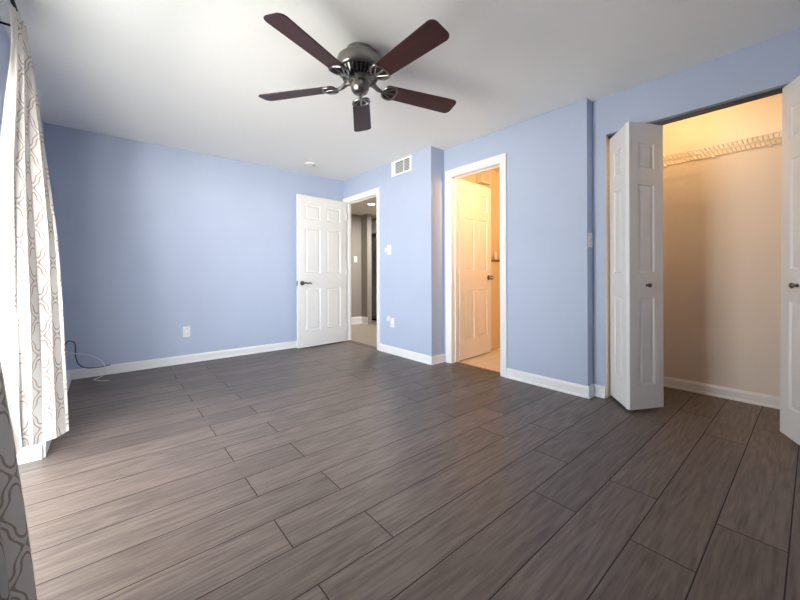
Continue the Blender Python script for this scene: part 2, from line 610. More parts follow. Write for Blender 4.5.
def casing(name, xface, y0, y1, ztop, depth, label, w=0.064, left_w=None, stop=None):
    """mitred casing on the room face plus the jamb lining through the wall"""
    bm = bmesh.new()
    lw = left_w or w
    pr = casing_profile(w)
    def leg(yin, sgn, ww):
        p = [(a * ww / w, b_) for a, b_ in pr]
        lo, hi = [], []
        for a, b_ in p:
            lo.append(bm.verts.new((xface - b_, yin + sgn * a, 0)))
            hi.append(bm.verts.new((xface - b_, yin + sgn * a, ztop + a)))
        n = len(p)
        bm.faces.new(lo); bm.faces.new(hi[::-1])
        for i in range(n):
            j = (i + 1) % n
            bm.faces.new((lo[i], hi[i], hi[j], lo[j]))
    leg(y0, -1, w)
    leg(y1, 1, lw)
    a0, a1 = [], []
    for a, b_ in pr:
        a0.append(bm.verts.new((xface - b_, y0 - a, ztop + a)))
        a1.append(bm.verts.new((xface - b_, y1 + a * lw / w, ztop + a)))
    n = len(pr)
    bm.faces.new(a0); bm.faces.new(a1[::-1])
    for i in range(n):
        j = (i + 1) % n
        bm.faces.new((a0[i], a1[i], a1[j], a0[j]))
    t = 0.006
    box(bm, (xface - 0.002, y0 - 0.001, 0), (xface + depth + 0.004, y0 + t, ztop))
    box(bm, (xface - 0.002, y1 - t, 0), (xface + depth + 0.004, y1 + 0.001, ztop))
    box(bm, (xface - 0.002, y0, ztop - t), (xface + depth + 0.004, y1, ztop + 0.001))
    if stop is not None:                                   # door stop strips
        box(bm, (xface + stop, y0 + t, 0), (xface + stop + 0.03, y0 + t + 0.010, ztop - t))
        box(bm, (xface + stop, y1 - t - 0.010, 0), (xface + stop + 0.03, y1 - t, ztop - t))
        box(bm, (xface + stop, y0 + t, ztop - t - 0.010), (xface + stop + 0.03, y1 - t, ztop - t))
    return tag(obj(name, bm, m_white), label, 'trim', kind='structure')

casing('trim_entry', XE, EY0, EY1, EZ, 0.085, 'white casing framing the hall doorway', left_w=0.060, stop=0.045)
casing('trim_bathroom', XB, BY0, BY1, BZ, 0.115, 'white casing framing the warm lit bathroom doorway', w=0.072, stop=0.05)
bm = bmesh.new(); prism(bm, [(XE - 0.005, 0.0), (XE + 0.005, 0.007), (XE + 0.075, 0.007), (XE + 0.09, 0.0)], 'y', EY0, EY1)
tag(obj('trim_threshold', bm, mat('threshold_wood', srgb(92, 76, 64), 0.5)), 'brown wooden threshold strip in the hall doorway', 'trim', kind='structure')
bm = bmesh.new(); prism(bm, [(XB + 0.045, 0.0), (XB + 0.05, 0.006), (XB + 0.085, 0.006), (XB + 0.09, 0.0)], 'y', BY0, BY1)
tag(obj('trim_sill', bm, m_stone), 'brown strip where planks meet bathroom tile', 'trim', kind='structure')
# closet jamb lining and track
bm = bmesh.new()
box(bm, (XC + 0.004, CY1 - 0.006, 0), (XC + 0.112, CY1, CZ)); box(bm, (XC + 0.004, CY0, 0), (XC + 0.112, CY0 + 0.006, CZ))
tag(obj('trim_closet', bm, m_closet), 'cream lining around the closet opening', 'trim', kind='structure')
bm = bmesh.new()
zt = CZ
prism(bm, [(XC + 0.045, zt), (XC + 0.045, zt - 0.022), (XC + 0.049, zt - 0.022), (XC + 0.049, zt - 0.003), (XC + 0.071, zt - 0.003), (XC + 0.071, zt - 0.022), (XC + 0.075, zt - 0.022), (XC + 0.075, zt)], 'y', CY0 + 0.006, CY1 - 0.006)
tag(obj('trim_track', bm, m_track), 'grey metal sliding track under the closet header', 'track', kind='structure')

# ------------------------------------------------------------------ panel doors
def ring_face(bm, outer, inner):
    n = len(outer)
    for i in range(n):
        j = (i + 1) % n
        bm.faces.new((outer[i], outer[j], inner[j], inner[i]))

def panel_leaf(bm, w, z0, z1, t, panels):
    """slab in local x 0..w, front face y=0 (towards -y), back y=t; moulded raised panels on both faces"""
    def side(yf, sgn):
        xs = sorted({0, w} | {p[0] for p in panels} | {p[1] for p in panels})
        zs = sorted({z0, z1} | {p[2] for p in panels} | {p[3] for p in panels})
        grid = {}
        def V(x, z, d=0):
            key = (round(x, 5), round(z, 5), round(d, 5))
            if key not in grid:
                grid[key] = bm.verts.new((x, yf + sgn * d, z))
            return grid[key]
        for i in range(len(xs) - 1):
            for k in range(len(zs) - 1):
                xa, xb, za, zb = xs[i], xs[i + 1], zs[k], zs[k + 1]
                hit = [p for p in panels if p[0] <= xa + 1e-6 and p[1] >= xb - 1e-6 and p[2] <= za + 1e-6 and p[3] >= zb - 1e-6]
                if hit:
                    continue
                bm.faces.new((V(xa, za), V(xb, za), V(xb, zb), V(xa, zb)))
        for (xa, xb, za, zb) in panels:
            # outer loop must follow the grid vertices on its border
            def loop(ins, d):
                return [V(xa + ins, za + ins, d), V(xb - ins, za + ins, d), V(xb - ins, zb - ins, d), V(xa + ins, zb - ins, d)]
            l0 = loop(0, 0); l1 = loop(0.008, 0.008); l2 = loop(0.013, 0.008); l3 = loop(0.034, 0.002)
            ring_face(bm, l0, l1); ring_face(bm, l1, l2); ring_face(bm, l2, l3); bm.faces.new(l3)
    side(0.0, 1); side(t, -1)
    for q in (((0, 0, z0), (0, t, z0), (0, t, z1), (0, 0, z1)), ((w, 0, z0), (w, 0, z1), (w, t, z1), (w, t, z0)),
              ((0, 0, z1), (w, 0, z1), (w, t, z1), (0, t, z1)), ((0, 0, z0), (0, t, z0), (w, t, z0), (w, 0, z0))):
        bm.faces.new([bm.verts.new(p) for p in q])
    bmesh.ops.remove_doubles(bm, verts=bm.verts, dist=1e-5)

def six_panels(w, zs=((0.23, 0.79), (1.00, 1.60), (1.72, 1.91))):
    st = 0.105 * w / 0.76
    mid = 0.10 * w / 0.76
    pw = (w - 2 * st - mid) / 2
    return [(x, x + pw, a, b_) for a, b_ in zs for x in (st, st + pw + mid)]

def place(o, p0, p1):
    """local x axis runs from plan point p0 to p1"""
    o.location = (p0[0], p0[1], 0)
    o.rotation_euler = (0, 0, math.atan2(p1[1] - p0[1], p1[0] - p0[0]))

def lever(parent, x, z, y, sgn, direction):
    bm = bmesh.new()
    lathe(bm, [(0, 0), (0.031, 0), (0.031, 0.004), (0.026, 0.010), (0.012, 0.012), (0.011, 0.045), (0, 0.046)], 28)
    bmesh.ops.rotate(bm, verts=bm.verts, matrix=Matrix.Rotation(sgn * PI / 2, 3, 'X'))
    bmesh.ops.translate(bm, verts=bm.verts, vec=(x, y, z))
    h_ = obj('handle', bm, m_bronze, parent, smooth=True)
    bm = bmesh.new()
    yy = y - sgn * 0.045
    pts = smooth_curve([(x - direction * 0.008, yy, z), (x + direction * 0.03, yy - sgn * 0.004, z + 0.006), (x + direction * 0.065, yy - sgn * 0.002, z - 0.004), (x + direction * 0.095, yy + sgn * 0.004, z + 0.006), (x + direction * 0.115, yy + sgn * 0.006, z - 0.012)], 6)
    tube(bm, pts, [0.011 - 0.005 * i / (len(pts) - 1) for i in range(len(pts))], 10)
    obj('lever', bm, m_bronze, h_, smooth=True)
    return h_

def hinge(parent, x, y, z):
    bm = bmesh.new()
    lathe(bm, [(0, -0.045), (0.007, -0.045), (0.007, 0.045), (0, 0.045)], 12, (x, y, z))
    box(bm, (x - 0.004, y - 0.002, z - 0.044), (x + 0.03, y + 0.002, z + 0.044))
    return obj('hinge', bm, m_white, parent, smooth=True)

# entry door, open against the left wall; local x from the hinge to the free edge, the seen face is +y local (towards the room)
HW = 0.775
door = empty('door_1', (0, 0, 0))
tag(door, 'white six panel door standing open against the blue wall', 'door', kind='structure')
bm = bmesh.new(); panel_leaf(bm, HW, 0.012, 2.036, 0.035, six_panels(HW)); obj('leaf', bm, m_door, door)
place(door, (2.690, 4.452), (1.921, 4.392))
lever(door, HW - 0.062, 0.865, 0.035, -1, -1)
lever(door, HW - 0.062, 0.865, 0.0, 1, -1)
bm = bmesh.new(); box(bm, (HW - 0.001, 0.006, 0.83), (HW + 0.0015, 0.029, 0.90)); box(bm, (HW, 0.012, 0.855), (HW + 0.009, 0.023, 0.875)); obj('latch', bm, m_bronze, door)
for z in (0.22, 1.02, 1.82):
    hinge(door, -0.006, 0.037, z)

# bathroom door, swung into the bathroom
BW = 0.645
door = empty('door_2', (0, 0, 0))
tag(door, 'white six panel door ajar inside the warm lit bathroom', 'door', kind='structure')
bm = bmesh.new(); panel_leaf(bm, BW, 0.014, 2.046, 0.035, six_panels(BW, ((0.23, 0.80), (1.02, 1.62), (1.73, 1.92)))); obj('leaf', bm, m_door, door)
place(door, (3.028, 2.560), (3.672, 2.600))
bm = bmesh.new()
lathe(bm, [(0, 0), (0.030, 0), (0.030, 0.004), (0.014, 0.008), (0.011, 0.022), (0.020, 0.030), (0.027, 0.042), (0.024, 0.054), (0.012, 0.060), (0, 0.061)], 24)
bmesh.ops.rotate(bm, verts=bm.verts, matrix=Matrix.Rotation(PI / 2, 3, 'X'))
bmesh.ops.translate(bm, verts=bm.verts, vec=(BW - 0.06, 0, 0.935))
obj('doorknob', bm, m_bronze, door, smooth=True)
for z in (0.25, 1.02, 1.80):
    bm = bmesh.new()
    lathe(bm, [(0, -0.045), (0.007, -0.045), (0.007, 0.045), (0, 0.045)], 12, (-0.005, 0.004, z))
    box(bm, (-0.03, 0.001, z - 0.044), (0.0, 0.006, z + 0.044))
    obj('hinge', bm, m_white, door, smooth=True)

# closet bifold leaves
LP = [(0.072, 0.0, 0.19, 0.805), (0.072, 0.0, 0.985, 1.61), (0.072, 0.0, 1.725, 1.905)]
def bifold_leaf(bm, w, z0=0.02, z1=2.043):
    panel_leaf(bm, w, z0, z1, 0.033, [(0.078, w - 0.078, a, b_) for _, _, a, b_ in LP])

def bifold(name, segs, label, knob_seg, tilt=0.0, lift=0.0):
    """segs: plan front-face lines ((x,y),(x,y)), local +x from first to second point with the front at y=0 facing -y local"""
    root = empty(name, (segs[0][0][0], segs[0][0][1], 0))
    tag(root, label, 'door', kind='structure')
    leaves = []
    for i, (p, q) in enumerate(segs):
        w = math.hypot(q[0] - p[0], q[1] - p[1])
        bm = bmesh.new(); bifold_leaf(bm, w)
        lf = obj('door_leaf', bm, m_door, root)
        lf.location = (p[0] - segs[0][0][0], p[1] - segs[0][0][1], lift)
        lf.rotation_euler = (0, tilt, math.atan2(q[1] - p[1], q[0] - p[0]))
        leaves.append((lf, w))
    lf, w = leaves[knob_seg]
    bm = bmesh.new()
    lathe(bm, [(0, 0), (0.010, 0), (0.006, 0.006), (0.006, 0.014), (0.014, 0.020), (0.016, 0.027), (0.010, 0.033), (0, 0.034)], 20)
    bmesh.ops.rotate(bm, verts=bm.verts, matrix=Matrix.Rotation(PI / 2, 3, 'X'))
    bmesh.ops.translate(bm, verts=bm.verts, vec=(w / 2, 0, 0.895))
    obj('doorknob', bm, m_bronze, lf, smooth=True)
    return root, leaves

root, lv = bifold('door_3', [((3.062, 1.050), (2.833, 0.868)), ((2.806, 0.838), (3.066, 0.704))], 'white folding closet door pair folded at the opening edge beside blue wall', 1)
for z in (0.25, 1.03, 1.80):
    bm = bmesh.new(); lathe(bm, [(0, -0.035), (0.006, -0.035), (0.006, 0.035), (0, 0.035)], 10, (2.826 - 3.062, 0.862 - 1.050, z)); obj('hinge', bm, m_darkmetal, root, smooth=True)
bm = bmesh.new(); tube(bm, [(-0.01, 0.012 - 0.02, 2.04), (-0.01, 0.012 - 0.02, 2.062)], 0.005, 8); obj('pivot_pin', bm, m_track, root)
root, lv = bifold('door_4', [((3.068, -0.170), (2.806, -0.036)), ((2.800, 0.002), (3.066, 0.138))][::1], 'white folding closet door pair at the right picture edge', 1, 0.0, 0.012)
# these two run the other way round: their fronts face +y local, so turn the leaves over
for lf, w in lv:
    for v in lf.data.vertices:
        v.co.y = -v.co.y
    lf.data.flip_normals()
    for ch in lf.children:
        for v in ch.data.vertices:
            v.co.y = -v.co.y
        ch.data.flip_normals()
lv[1][0].rotation_euler[1] = -0.017

# ------------------------------------------------------------------ beyond the hall doorway
HZ = 2.16
boxes('ceiling_hall', [((XE + 0.085, 3.2, HZ), (6.0, 7.2, HZ + 0.1))], m_hallceil, 'lower beige ceiling of the hall with a lit downlight', 'ceiling')
boxes('wall_hall_left', [((XE + 0.085, 5.86, 0), (3.95, 5.96, HZ))], m_hall, 'greige hall wall with a light switch', 'wall')
boxes('wall_hall_end', [((3.92, 5.655, 0), (4.02, 5.96, HZ))], m_hall, 'narrow greige wall end beside the refrigerator', 'wall')
boxes('wall_hall_near', [((XE + 0.085, 3.2, 0), (5.2, 3.3, HZ))], m_hall, 'greige hall wall backing the bathroom', 'wall')
boxes('wall_hall_side', [((XE + 0.0, YL + 0.1, 0), (XE + 0.085, 5.96, HZ))], m_hall, 'greige hall wall beyond the bedroom corner', 'wall')
boxes('wall_kitchen', [((5.1, 3.2, 0), (5.2, 7.2, HZ)), ((3.92, 6.75, 0), (5.2, 6.85, HZ)), ((3.92, 5.96, 0), (4.02, 6.75, HZ))], mat('kitchen_paint', srgb(206, 202, 196), 0.7), 'pale wall behind the refrigerator', 'wall')
baseboard('baseboard_hall', [('x', 5.86, -1, XE + 0.085, 3.92), ('y', 3.92, -1, 5.655, 5.86)], 'tall white baseboard along the greige hall walls', 0.14)
fr = empty('refrigerator', (4.34, 5.80, 0))
tag(fr, 'tall dark steel refrigerator beyond the hall doorway', 'refrigerator')
bm = bmesh.new(); box(bm, (0.03, -0.46, 0.03), (0.70, 0.46, 1.76), 0.008); obj('body', bm, m_fridge, fr)
for ya, yb in ((-0.458, -0.006), (0.006, 0.458)):
    bm = bmesh.new(); box(bm, (-0.03, ya, 0.75), (0.028, yb, 1.765), 0.012); dr = obj('door', bm, m_fridge, fr)
    bm = bmesh.new(); yh = -0.04 if ya < -0.1 else 0.04
    tube(bm, [(-0.03, yh, 0.95), (-0.065, yh, 0.97), (-0.065, yh, 1.55), (-0.03, yh, 1.57)], 0.010, 8); obj('handle', bm, m_bronze, dr, smooth=True)
bm = bmesh.new(); box(bm, (-0.03, -0.458, 0.09), (0.028, 0.458, 0.738), 0.012); obj('drawer', bm, m_fridge, fr)
bm = bmesh.new(); box(bm, (0.04, -0.44, 0.0), (0.66, 0.44, 0.03)); obj('foot_grille', bm, m_black, fr)
cb = empty('kitchen_cabinet', (4.33, 5.80, 0))
tag(cb, 'white cabinet mounted over the dark refrigerator', 'cabinet')
bm = bmesh.new(); box(bm, (0.02, -0.46, 1.84), (0.62, 0.46, 2.13)); obj('body', bm, m_cabinet, cb)
for ya, yb in ((-0.455, -0.004), (0.004, 0.455)):
    bm = bmesh.new(); box(bm, (0, ya, 1.85), (0.02, yb, 2.12), 0.004); obj('door', bm, m_cabinet, cb)

def downlight(loc, label):
    t = empty('downlight', loc)
    tag(t, label, 'light')
    bm = bmesh.new(); lathe(bm, [(0.058, -0.001), (0.075, -0.001), (0.078, -0.006), (0.058, -0.009), (0.058, -0.001)], 32); obj('trim_ring', bm, m_plastic, t, smooth=True)
    bm = bmesh.new(); lathe(bm, [(0, -0.006), (0.057, -0.006), (0.057, -0.001), (0, -0.001)], 32); obj('lens', bm, m_lens, t, smooth=True)
    return t
downlight((3.40, 4.78, HZ), 'small lit round downlight in the hall ceiling')
lamp('hall_lamp', (3.40, 4.78, HZ - 0.015), 9.5, (1.0, 0.93, 0.84), kind='AREA', size=(0.11, 0.11))
lamp('kitchen_fill_light', (3.95, 4.7, HZ - 0.015), 28.0, (1.0, 0.94, 0.86), kind='AREA', size=(0.11, 0.11))  # unseen fill added to brighten the refrigerator and the cabinet over it

# ------------------------------------------------------------------ bathroom
boxes('wall_bathroom_far', [((4.75, J2 + 0.06, 0), (4.85, 3.2, H))], m_bath, 'cream far wall inside the bathroom', 'wall')
boxes('wall_bathroom_side', [((XB + 0.115, J1 + 0.1, 0), (4.85, J1 + 0.2, H))], m_bath, 'cream wall behind the open bathroom door', 'wall')
boxes('wall_bathroom_near', [((XB + 0.115, J2 + 0.06, 0), (4.85, J2 + 0.16, H))], m_bath, 'cream bathroom wall backing the closet', 'wall')
boxes('ceiling_bathroom', [((XB + 0.01, J2 + 0.06, H), (4.85, 3.2, H + 0.1))], m_bath, 'cream ceiling inside the bathroom', 'ceiling')
boxes('wall_pony', [((3.72, 2.70, 0), (4.74, 2.779, 1.140))], m_bath, 'cream ledge wall in the bathroom behind the door', 'wall')
boxes('trim_cap', [((3.70, 2.685, 1.140), (4.74, 2.779, 1.166))], m_stone, 'brown stone cap on the bathroom ledge wall', 'trim', bevel=0.004)
bt = empty('soap_bottle', (3.955, 2.735, 1.166))
lamp('bathroom_vanity_lamp', (3.12, 1.68, 2.07), 31.0, (1.0, 0.57, 0.25), 0.06)

wc = empty('wall_box', (3.71, 2.779, 2.235), PI)
tag(wc, 'small white framed box high on the bathroom wall above the door', 'box')
bm = bmesh.new()
for lo, hi in (((-0.10, 0, -0.10), (-0.08, 0.09, 0.10)), ((0.08, 0, -0.10), (0.10, 0.09, 0.10)), ((-0.08, 0, -0.10), (0.08, 0.09, -0.08)), ((-0.08, 0, 0.08), (0.08, 0.09, 0.10))):
    box(bm, lo, hi, 0.003)
obj('frame', bm, m_cabinet, wc)
bm = bmesh.new(); box(bm, (-0.08, 0, -0.08), (0.08, 0.006, 0.08)); obj('back_panel', bm, m_bath, wc)

# ------------------------------------------------------------------ closet
cl = lamp('closet_lamp', (3.17, 0.62, 2.24), 5.6, (1.0, 0.60, 0.24), 0.025)

def wire_shelf():
    t = empty('wire_shelf', (3.42, 0.40, 1.915))
    tag(t, 'white wire shelf across the back of the closet', 'shelf')
    ya, yb = -0.765, 0.75
    dx = XK - 3.42 - 0.004
    bm = bmesh.new()
    for x, z in ((0, 0), (0, -0.034), (dx * 0.5, -0.004), (dx - 0.004, -0.001)):
        tube(bm, [(x, ya, z), (x, yb, z)], 0.0042, 6)
    obj('rail', bm, m_wire, t, smooth=True)
    bm = bmesh.new()
    y = ya + 0.012
    while y < yb:
        tube(bm, [(dx - 0.002, y, 0.002), (0.003, y, 0.003), (-0.004, y, -0.004), (-0.003, y, -0.034)], 0.0022, 5)
        y += 0.0254
    g = obj('grid_wire', bm, m_wire, t, smooth=True)
    for y in (-0.5, -0.19, 0.12, 0.43):
        bm = bmesh.new(); box(bm, (dx - 0.012, y - 0.008, -0.016), (dx + 0.003, y + 0.008, 0.006), 0.002); obj('wall_clip', bm, m_plastic, t)
    for y in (-0.50, 0.62):
        bm = bmesh.new(); tube(bm, [(0.02, y, -0.036), (dx, y, -0.33)], 0.005, 8); obj('brace', bm, m_wire, t, smooth=True)
    return t
wire_shelf()

# ------------------------------------------------------------------ ceiling fan
FC = Vector((1.207, 1.815, 0))
fan = empty('ceiling_fan', (FC.x, FC.y, H))
tag(fan, 'nickel ceiling fan with five dark mahogany blades', 'ceiling fan')
bm = bmesh.new(); lathe(bm, [(0, 0), (0.082, 0), (0.085, -0.006), (0.082, -0.030), (0.074, -0.044), (0.0, -0.044)], 48); obj('canopy', bm, m_nickel, fan, smooth=True)
bm = bmesh.new(); lathe(bm, [(0, -0.040), (0.085, -0.040), (0.124, -0.050), (0.140, -0.064), (0.145, -0.082), (0.145, -0.126), (0.139, -0.135), (0.128, -0.139), (0.0, -0.139)], 56); obj('motor_housing', bm, m_nickel, fan, smooth=True)
bm = bmesh.new(); lathe(bm, [(0, -0.138), (0.124, -0.138), (0.118, -0.156), (0.098, -0.176), (0, -0.176)], 56); vent = obj('vent_ring', bm, m_black, fan, smooth=True)
bm = bmesh.new()
for k in range(30):
    a = 2 * PI * k / 30
    vsx = box(bm, (0.097, -0.0035, -0.178), (0.127, 0.0035, -0.139))
    for v in vsx:
        if v.co.z < -0.15:
            v.co.x -= 0.020
    bmesh.ops.rotate(bm, verts=vsx, cent=(0, 0, 0), matrix=Matrix.Rotation(a, 3, 'Z'))
obj('fin', bm, m_nickel, vent)
bm = bmesh.new(); lathe(bm, [(0, -0.172), (0.086, -0.172), (0.088, -0.186), (0.070, -0.200), (0, -0.200)], 48); obj('flywheel', bm, m_nickel, fan, smooth=True)
bm = bmesh.new(); lathe(bm, [(0, -0.192), (0.046, -0.192), (0.054, -0.200), (0.057, -0.226), (0.055, -0.242), (0.047, -0.258), (0.033, -0.268), (0.012, -0.273), (0, -0.273)], 40); cap = obj('switch_housing', bm, m_nickel, fan, smooth=True)
bm = bmesh.new(); lathe(bm, [(0, -0.271), (0.010, -0.271), (0.010, -0.276), (0.006, -0.279), (0, -0.280)], 16); obj('finial', bm, m_nickel, cap, smooth=True)
BZL = 2.149 - H
def blade_outline(r0=0.155, r1=0.681, w0=0.058, w1=0.070, n=8):
    up = []
    for k in range(n + 1):                   # rounded root
        a = PI / 2 * k / n
        up.append((r0 + 0.030 * (1 - math.sin(a)), w0 * 1.0 - 0.030 * (1 - math.cos(PI / 2 - a)) if False else w0 - 0.030 * (1 - math.sin(a))))
    for k in range(n + 1):                   # rounded tip
        a = PI / 2 * k / n
        rc = 0.034
        up.append((r1 - rc + rc * math.sin(a), w1 - rc + rc * math.cos(a)))
    return up
ANG = [-159.5, -88.6, -15.0, 54.6, 126.9]
for a in ANG:
    bl = empty('blade', (0, 0, BZL), math.radians(a))
    bl.parent = fan
    # wooden paddle, pitched about its long axis
    up = blade_outline()
    up = [(r, w) for r, w in up]
    up = [(0.158, 0.030), (0.165, 0.046), (0.181, 0.057)] + up[9:]
    poly = up + [(r, -w) for r, w in reversed(up)]
    bm = bmesh.new()
    prism(bm, poly, 'z', -0.003, 0.003)
    bmesh.ops.bevel(bm, geom=[e for e in bm.edges if abs(e.verts[0].co.z - e.verts[1].co.z) < 1e-6], offset=0.0012, segments=1, affect='EDGES')
    bmesh.ops.rotate(bm, verts=bm.verts, cent=(0, 0, 0), matrix=Matrix.Rotation(math.radians(-12), 3, 'X'))
    obj('paddle', bm, m_blade, bl)
    # blade arm: a curved neck that fans into a pierced shield under the root
    bm = bmesh.new()
    tube(bm, smooth_curve([(0.060, 0, 0.026), (0.090, 0, 0.020), (0.120, 0, 0.000), (0.155, 0, -0.008)], 6), [0.019 - 0.0005 * k for k in range(19)], 10)
    tw = Matrix.Rotation(math.radians(-12), 3, 'X')
    def bar(p, q, r=0.0065):
        n0 = len(bm.verts)
        p, q = tw @ Vector(p), tw @ Vector(q)
        pts = [p.lerp(q, i / 4) for i in range(5)]
        tube(bm, pts, r, 8)
    zz = -0.0075
    rim = smooth_curve([(0.147, 0, zz), (0.160, 0.036, zz), (0.190, 0.055, zz), (0.227, 0.050, zz), (0.242, 0.0, zz), (0.227, -0.050, zz), (0.190, -0.055, zz), (0.160, -0.036, zz), (0.147, 0, zz)], 5)
    tube(bm, [tw @ p for p in rim], 0.0065, 8)
    bar((0.147, 0, zz), (0.227, 0.050, zz), 0.0055); bar((0.147, 0, zz), (0.227, -0.050, zz), 0.0055); bar((0.147, 0, zz), (0.242, 0, zz), 0.006)
    arm = obj('blade_arm', bm, m_nickel, bl, smooth=True)
    for p in ((0.275, 0.036), (0.275, -0.036), (0.225, 0.0)):
        bm = bmesh.new(); lathe(bm, [(0, -0.008), (0.006, -0.007), (0.008, -0.003), (0.008, 0.003), (0, 0.003)], 12)
        bmesh.ops.translate(bm, verts=bm.verts, vec=tw @ Vector((p[0], p[1], zz - 0.004)))
        obj('screw', bm, m_darkmetal, arm, smooth=True) if False else bm.free()

# ------------------------------------------------------------------ wall and ceiling fittings
def plate_bm(w, h, t=0.006):
    bm = bmesh.new(); box(bm, (-w / 2, 0, -h / 2), (w / 2, t, h / 2), 0.002); return bm
def outlet(loc, rz, label, name='wall_outlet'):
    t = empty(name, loc, rz); tag(t, label, 'outlet')
    obj('cover_plate', plate_bm(0.072, 0.116), m_plastic, t)
    for z in (-0.028, 0.028):
        bm = bmesh.new(); box(bm, (-0.017, 0.0055, z - 0.014), (0.017, 0.0080, z + 0.014), 0.002); s = obj('socket', bm, m_plastic, t)
        bm = bmesh.new()
        for dx in (-0.007, 0.007):
            box(bm, (dx - 0.0012, 0.0078, z - 0.002), (dx + 0.0012, 0.0083, z + 0.008))
        lathe(bm, [(0, 0.0078), (0.0025, 0.0078), (0.0025, 0.0083), (0, 0.0083)], 10) if False else None
        obj('slot', bm, m_slot, s)
    return t
def switch(loc, rz, label, w=0.072, toggles=1):
    t = empty('light_switch', loc, rz); tag(t, label, 'light switch')
    obj('cover_plate', plate_bm(w, 0.116), m_plastic, t)
    for k in range(toggles):
        x = (k - (toggles - 1) / 2) * 0.046
        bm = bmesh.new(); box(bm, (x - 0.006, 0.005, -0.012), (x + 0.006, 0.016, 0.010), 0.002); obj('toggle', bm, m_plastic, t)
    return t
# local +y is out of the wall
RZ_L, RZ_X, RZ_J = PI, PI / 2, PI      # wall_left faces -Y ; X walls face -X ; jog faces -Y
outlet((0.683, YL, 0.348), RZ_L, 'white outlet low on the blue wall left of the open door')
outlet((XE, 3.352, 0.385), RZ_X, 'white outlet low on the blue wall under the air vent')
switch((XE, 3.412, 1.285), RZ_X, 'white light switch on the blue wall beside the hall doorway', 0.078)
switch((2.955, J2, 1.247), RZ_J, 'light switch on the narrow blue return beside the closet')
switch((3.78, 5.86, 1.28), RZ_L, 'small light switch on the greige hall wall')
bm = bmesh.new(); box(bm, (-0.022, 0, -0.03), (0.022, 0.03, 0.03), 0.006)
pg = obj('wall_plug', bm, m_plastic, loc=(XE, 3.405, 0.432)); pg.rotation_euler = (0, 0, RZ_X)
tag(pg, 'small white adapter on the blue wall just above the outlet by the hall', 'plug')
bm = bmesh.new(); box(bm, (-0.014, 0, -0.026), (0.014, 0.012, 0.026), 0.004)
sn_ = obj('wall_plate', bm, m_plastic, loc=(XE, 3.475, 1.285)); sn_.rotation_euler = (0, 0, RZ_X)
tag(sn_, 'small white plate between the hall door casing and light switch', 'plate')

# return-air vent high on the entry wall
vt = empty('air_vent', (XE, 3.170, 2.263), RZ_X)
tag(vt, 'white louvred air vent high on the blue wall', 'vent')
bm = bmesh.new()
w2, h2 = 0.183, 0.090
fx0, fx1, fz = -0.150, 0.105, 0.066
bm2 = bm
box(bm, (-w2, 0, -h2), (w2, 0.004, h2))
for lo, hi in (((-w2, 0.004, -h2), (fx0, 0.012, h2)), ((fx1, 0.004, -h2), (w2, 0.012, h2)), ((fx0, 0.004, fz), (fx1, 0.012, h2)), ((fx0, 0.004, -h2), (fx1, 0.012, -fz)), ((-0.055, 0.004, -fz), (-0.040, 0.012, fz))):
    box(bm, lo, hi)
obj('frame', bm, m_plastic, vt)
bm = bmesh.new(); box(bm, (fx0, 0.0042, -fz), (fx1, 0.0052, fz)); obj('duct_opening', bm, m_black, vt)
bm = bmesh.new()
for k in range(7):
    z = -fz + 0.010 + k * (2 * fz - 0.014) / 7
    for xa, xb in ((fx0, -0.055), (-0.040, fx1)):
        vsx = box(bm, (xa, 0.0055, z), (xb, 0.0120, z + 0.0085))
obj('louvre', bm, mat('louvre_paint', srgb(196, 204, 200), 0.5), vt)

# smoke detector on the ceiling
sm = empty('smoke_detector', (1.95, 4.05, H))
tag(sm, 'round white smoke detector on the ceiling near the open door', 'smoke detector')
bm = bmesh.new(); lathe(bm, [(0, 0), (0.066, 0), (0.066, -0.010), (0.060, -0.026), (0.048, -0.034), (0, -0.036)], 36); obj('body', bm, m_plastic, sm, smooth=True)
bm = bmesh.new(); lathe(bm, [(0.048, -0.030), (0.0605, -0.028), (0.0605, -0.022), (0.048, -0.022)], 36); obj('vent_slot', bm, m_slot, sm, smooth=True)

# cables by the curtain
bm = bmesh.new()
tube(bm, smooth_curve([(-0.300, YL - 0.01, 0.33), (-0.268, YL - 0.02, 0.365), (-0.225, YL - 0.03, 0.335), (-0.222, YL - 0.03, 0.22), (-0.200, YL - 0.03, 0.14), (-0.150, YL - 0.035, 0.098), (-0.06, YL - 0.035, 0.088), (0.03, YL - 0.025, 0.095)], 8), 0.0045, 8)
tag(obj('coaxial_cable', bm, m_cable_dark, smooth='all'), 'dark cable looping down the blue wall onto the baseboard', 'cable')
bm = bmesh.new()
tube(bm, smooth_curve([(-0.300, YL - 0.015, 0.275), (-0.22, YL - 0.05, 0.245), (-0.13, YL - 0.07, 0.225), (-0.04, YL - 0.09, 0.16), (-0.005, YL - 0.09, 0.08), (-0.020, YL - 0.10, 0.022), (-0.06, YL - 0.13, 0.006), (-0.09, YL - 0.17, 0.005), (-0.04, YL - 0.26, 0.005), (0.02, YL - 0.30, 0.005)], 8), 0.0035, 8)
tag(obj('white_cable', bm, m_cable_white, smooth='all'), 'pale thin cable trailing from the wall onto the floor', 'cable')

